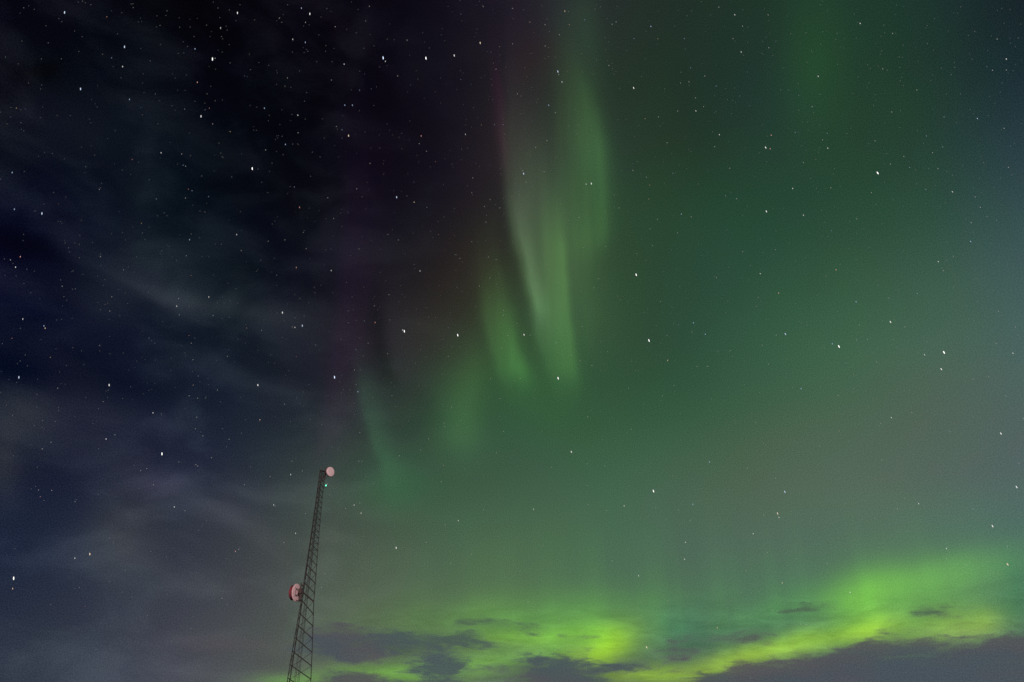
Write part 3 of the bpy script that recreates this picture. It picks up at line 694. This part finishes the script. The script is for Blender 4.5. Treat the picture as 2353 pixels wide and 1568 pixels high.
# the brightest ones each have a description of their own
LABELS = {
 (0, 0, 1464, 408): 'brilliant white star in the black upper left, with a small companion at its right',
 (0, 0, 1738, 1163): 'bright lone white star in the dark sky left of centre, below the black upper left',
 (1, 0, 876, 400): 'brilliant bluish star at the top, left one of a wide bright pair',
 (1, 0, 1171, 402): 'brilliant white star at the top, right one of a wide bright pair',
 (1, 0, 1366, 384): 'white star just right of the wide bright pair near the top',
 (3, 0, 756, 1193): 'bright white star high in the green right half of the sky',
 (0, 1, 1116, 1561): 'bright white star in the blue-grey sky left of the tower top',
 (0, 1, 752, 1087): 'white star with tiny faint stars beneath it, midway down the cloudy left',
 (0, 1, 130, 1034): 'bluish white star near the left edge between grey cloud streaks',
 (1, 1, 541, 1033): 'brilliant bluish white star straight above the tower top',
 (1, 1, 1022, 716): 'brilliant white star with a close fainter neighbour, left of the aurora rays',
 (1, 1, 1010, 708): 'fainter close neighbour at the left of the brilliant star left of the rays',
 (1, 1, 1390, 743): 'brilliant white star immediately left of the green aurora rays',
 (2, 1, 318, 1040): 'bright white star inside the lower tip of the longest green ray',
 (2, 1, 83, 740): 'white star in the dark gap between two green rays',
 (2, 1, 856, 327): 'brilliant white star alone to the right of the green rays',
 (2, 1, 944, 780): 'bright white star below the lone brilliant one, right of the green rays',
 (3, 1, 489, 821): 'bright white star with a bluish one at its left, in the right green sky',
 (3, 1, 443, 803): 'bluish star at the left of a bright white one, in the right green sky',
 (3, 1, 1213, 862): 'bright white star near the right edge, upper one of two stacked stars',
 (3, 1, 1194, 977): 'white star near the right edge, lower one of two stacked stars',
 (0, 2, 94, 851): 'bright white star at the lower left edge above a small orange one',
 (0, 2, 87, 922): 'small orange star below the bright one at the lower left edge',
 (0, 2, 619, 684): 'warm white star in the lower left, upper right one of a pair',
 (0, 2, 516, 712): 'small white star in the lower left, lower left one of a pair',
 (1, 2, 966, 641): 'white star in the green sky right of the tower, above the cloud bank',
 (2, 2, 975, 250): 'bright white star above the low green arc, near the middle of the width',
 (2, 2, 928, 1326): 'warm star low down, just right of the brightest yellow-green glow',
 (3, 2, 116, 255): 'bluish white star in the lower right, above a warm one',
 (3, 2, 66, 404): 'warm white star in the lower right, below a bluish one',
 (3, 2, 1651, 755): 'warm white star at the right edge over the end of the green arc',
 (3, 2, 1547, 491): 'white star at the lower right, above the end of the green arc',
 (1, 2, 1293, 71): 'small orange star in the green sky right of the tower top',
 (1, 1, 821, 656): 'small red star in the brownish sky left of the aurora rays',
 (1, 0, 638, 936): 'orange tinted star in the dark sky above the brownish glow',
 (0, 0, 1385, 803): 'white star in the dark upper left, above a loose row of faint stars',
}
LAB = {}
for (i, j, x, y), t in LABELS.items():
    LAB[round((i * 1024 + x / 1.7227) * SRC, 2), round((j * 910 + y / 1.7227) * SRC, 2)] = t
def region(x, y, c):
    col = {'w': 'white', 'b': 'bluish', 'r': 'reddish', 'o': 'orange'}[c]
    if x < 760: w = 'dark left part of the sky, ' + ('high up' if y < 523 else 'at middle height' if y < 1045 else 'low down')
    elif x < 1460: w = 'middle of the sky, ' + ('above the rays' if y < 523 else 'around the green rays' if y < 1000 else 'low down')
    else: w = 'green right part of the sky, ' + ('high up' if y < 523 else 'at middle height' if y < 1045 else 'low down')
    return 'small %s star in the %s' % (col, w)
allstars.sort(key=lambda s: (0 if (round(s[0], 2), round(s[1], 2)) in LAB else 1, s[2]))
IND = 290
for s in allstars[:IND]:
    o = star_obj(*s)
    k = (round(s[0], 2), round(s[1], 2))
    if k in LAB: tag(o, LAB[k], 'star', 'stars in the night sky')
    else:
        t = region(s[0], s[1], s[3]); tag(o, t, 'star', t.replace('small', 'the small').replace(' star ', ' stars '))
# all the fainter ones, and a sprinkle of the very faint, as one field
random.seed(11)
rest = [(x, y, m, c) for x, y, m, c in allstars[IND:]]
for k in range(2400):
    x, y = random.uniform(-300, 2650), random.uniform(-300, 1520)
    if random.random() < 0.25 + 0.75 * (y < 1000): rest.append((x, y, 6, 'w' if random.random() < .7 else 'b'))
SIZE[6] = 0.50; POW[6] = 0.25
bm = bmesh.new(); mats = []
for x, y, m, c in rest:
    mt_ = star_mat(m, c)
    if mt_ not in mats: mats.append(mt_)
    a, e = azel(x, y)
    p = Vector((math.sin(R(a)) * math.cos(R(e)) * STAR_D, math.cos(R(a)) * math.cos(R(e)) * STAR_D, math.sin(R(e)) * STAR_D + CAM.z))
    w = SIZE[m] / 1000 * STAR_D / 2
    n0 = len(bm.faces)
    bmesh.ops.create_icosphere(bm, subdivisions=1, radius=w, matrix=Matrix.Translation(p) @ Matrix.Rotation(-R(a), 4, 'Z') @ Matrix.Rotation(R(e), 4, 'X') @ Matrix.Diagonal((1, 1, 1.35, 1)))
    bm.faces.ensure_lookup_table()
    for f in bm.faces[n0:]: f.material_index = mats.index(mt_)
field = link('faint_stars', bm, mats[0])
for m_ in mats[1:]: field.data.materials.append(m_)
tag(field, 'countless faint pinprick stars scattered over the whole sky', 'stars', None, 'stuff')
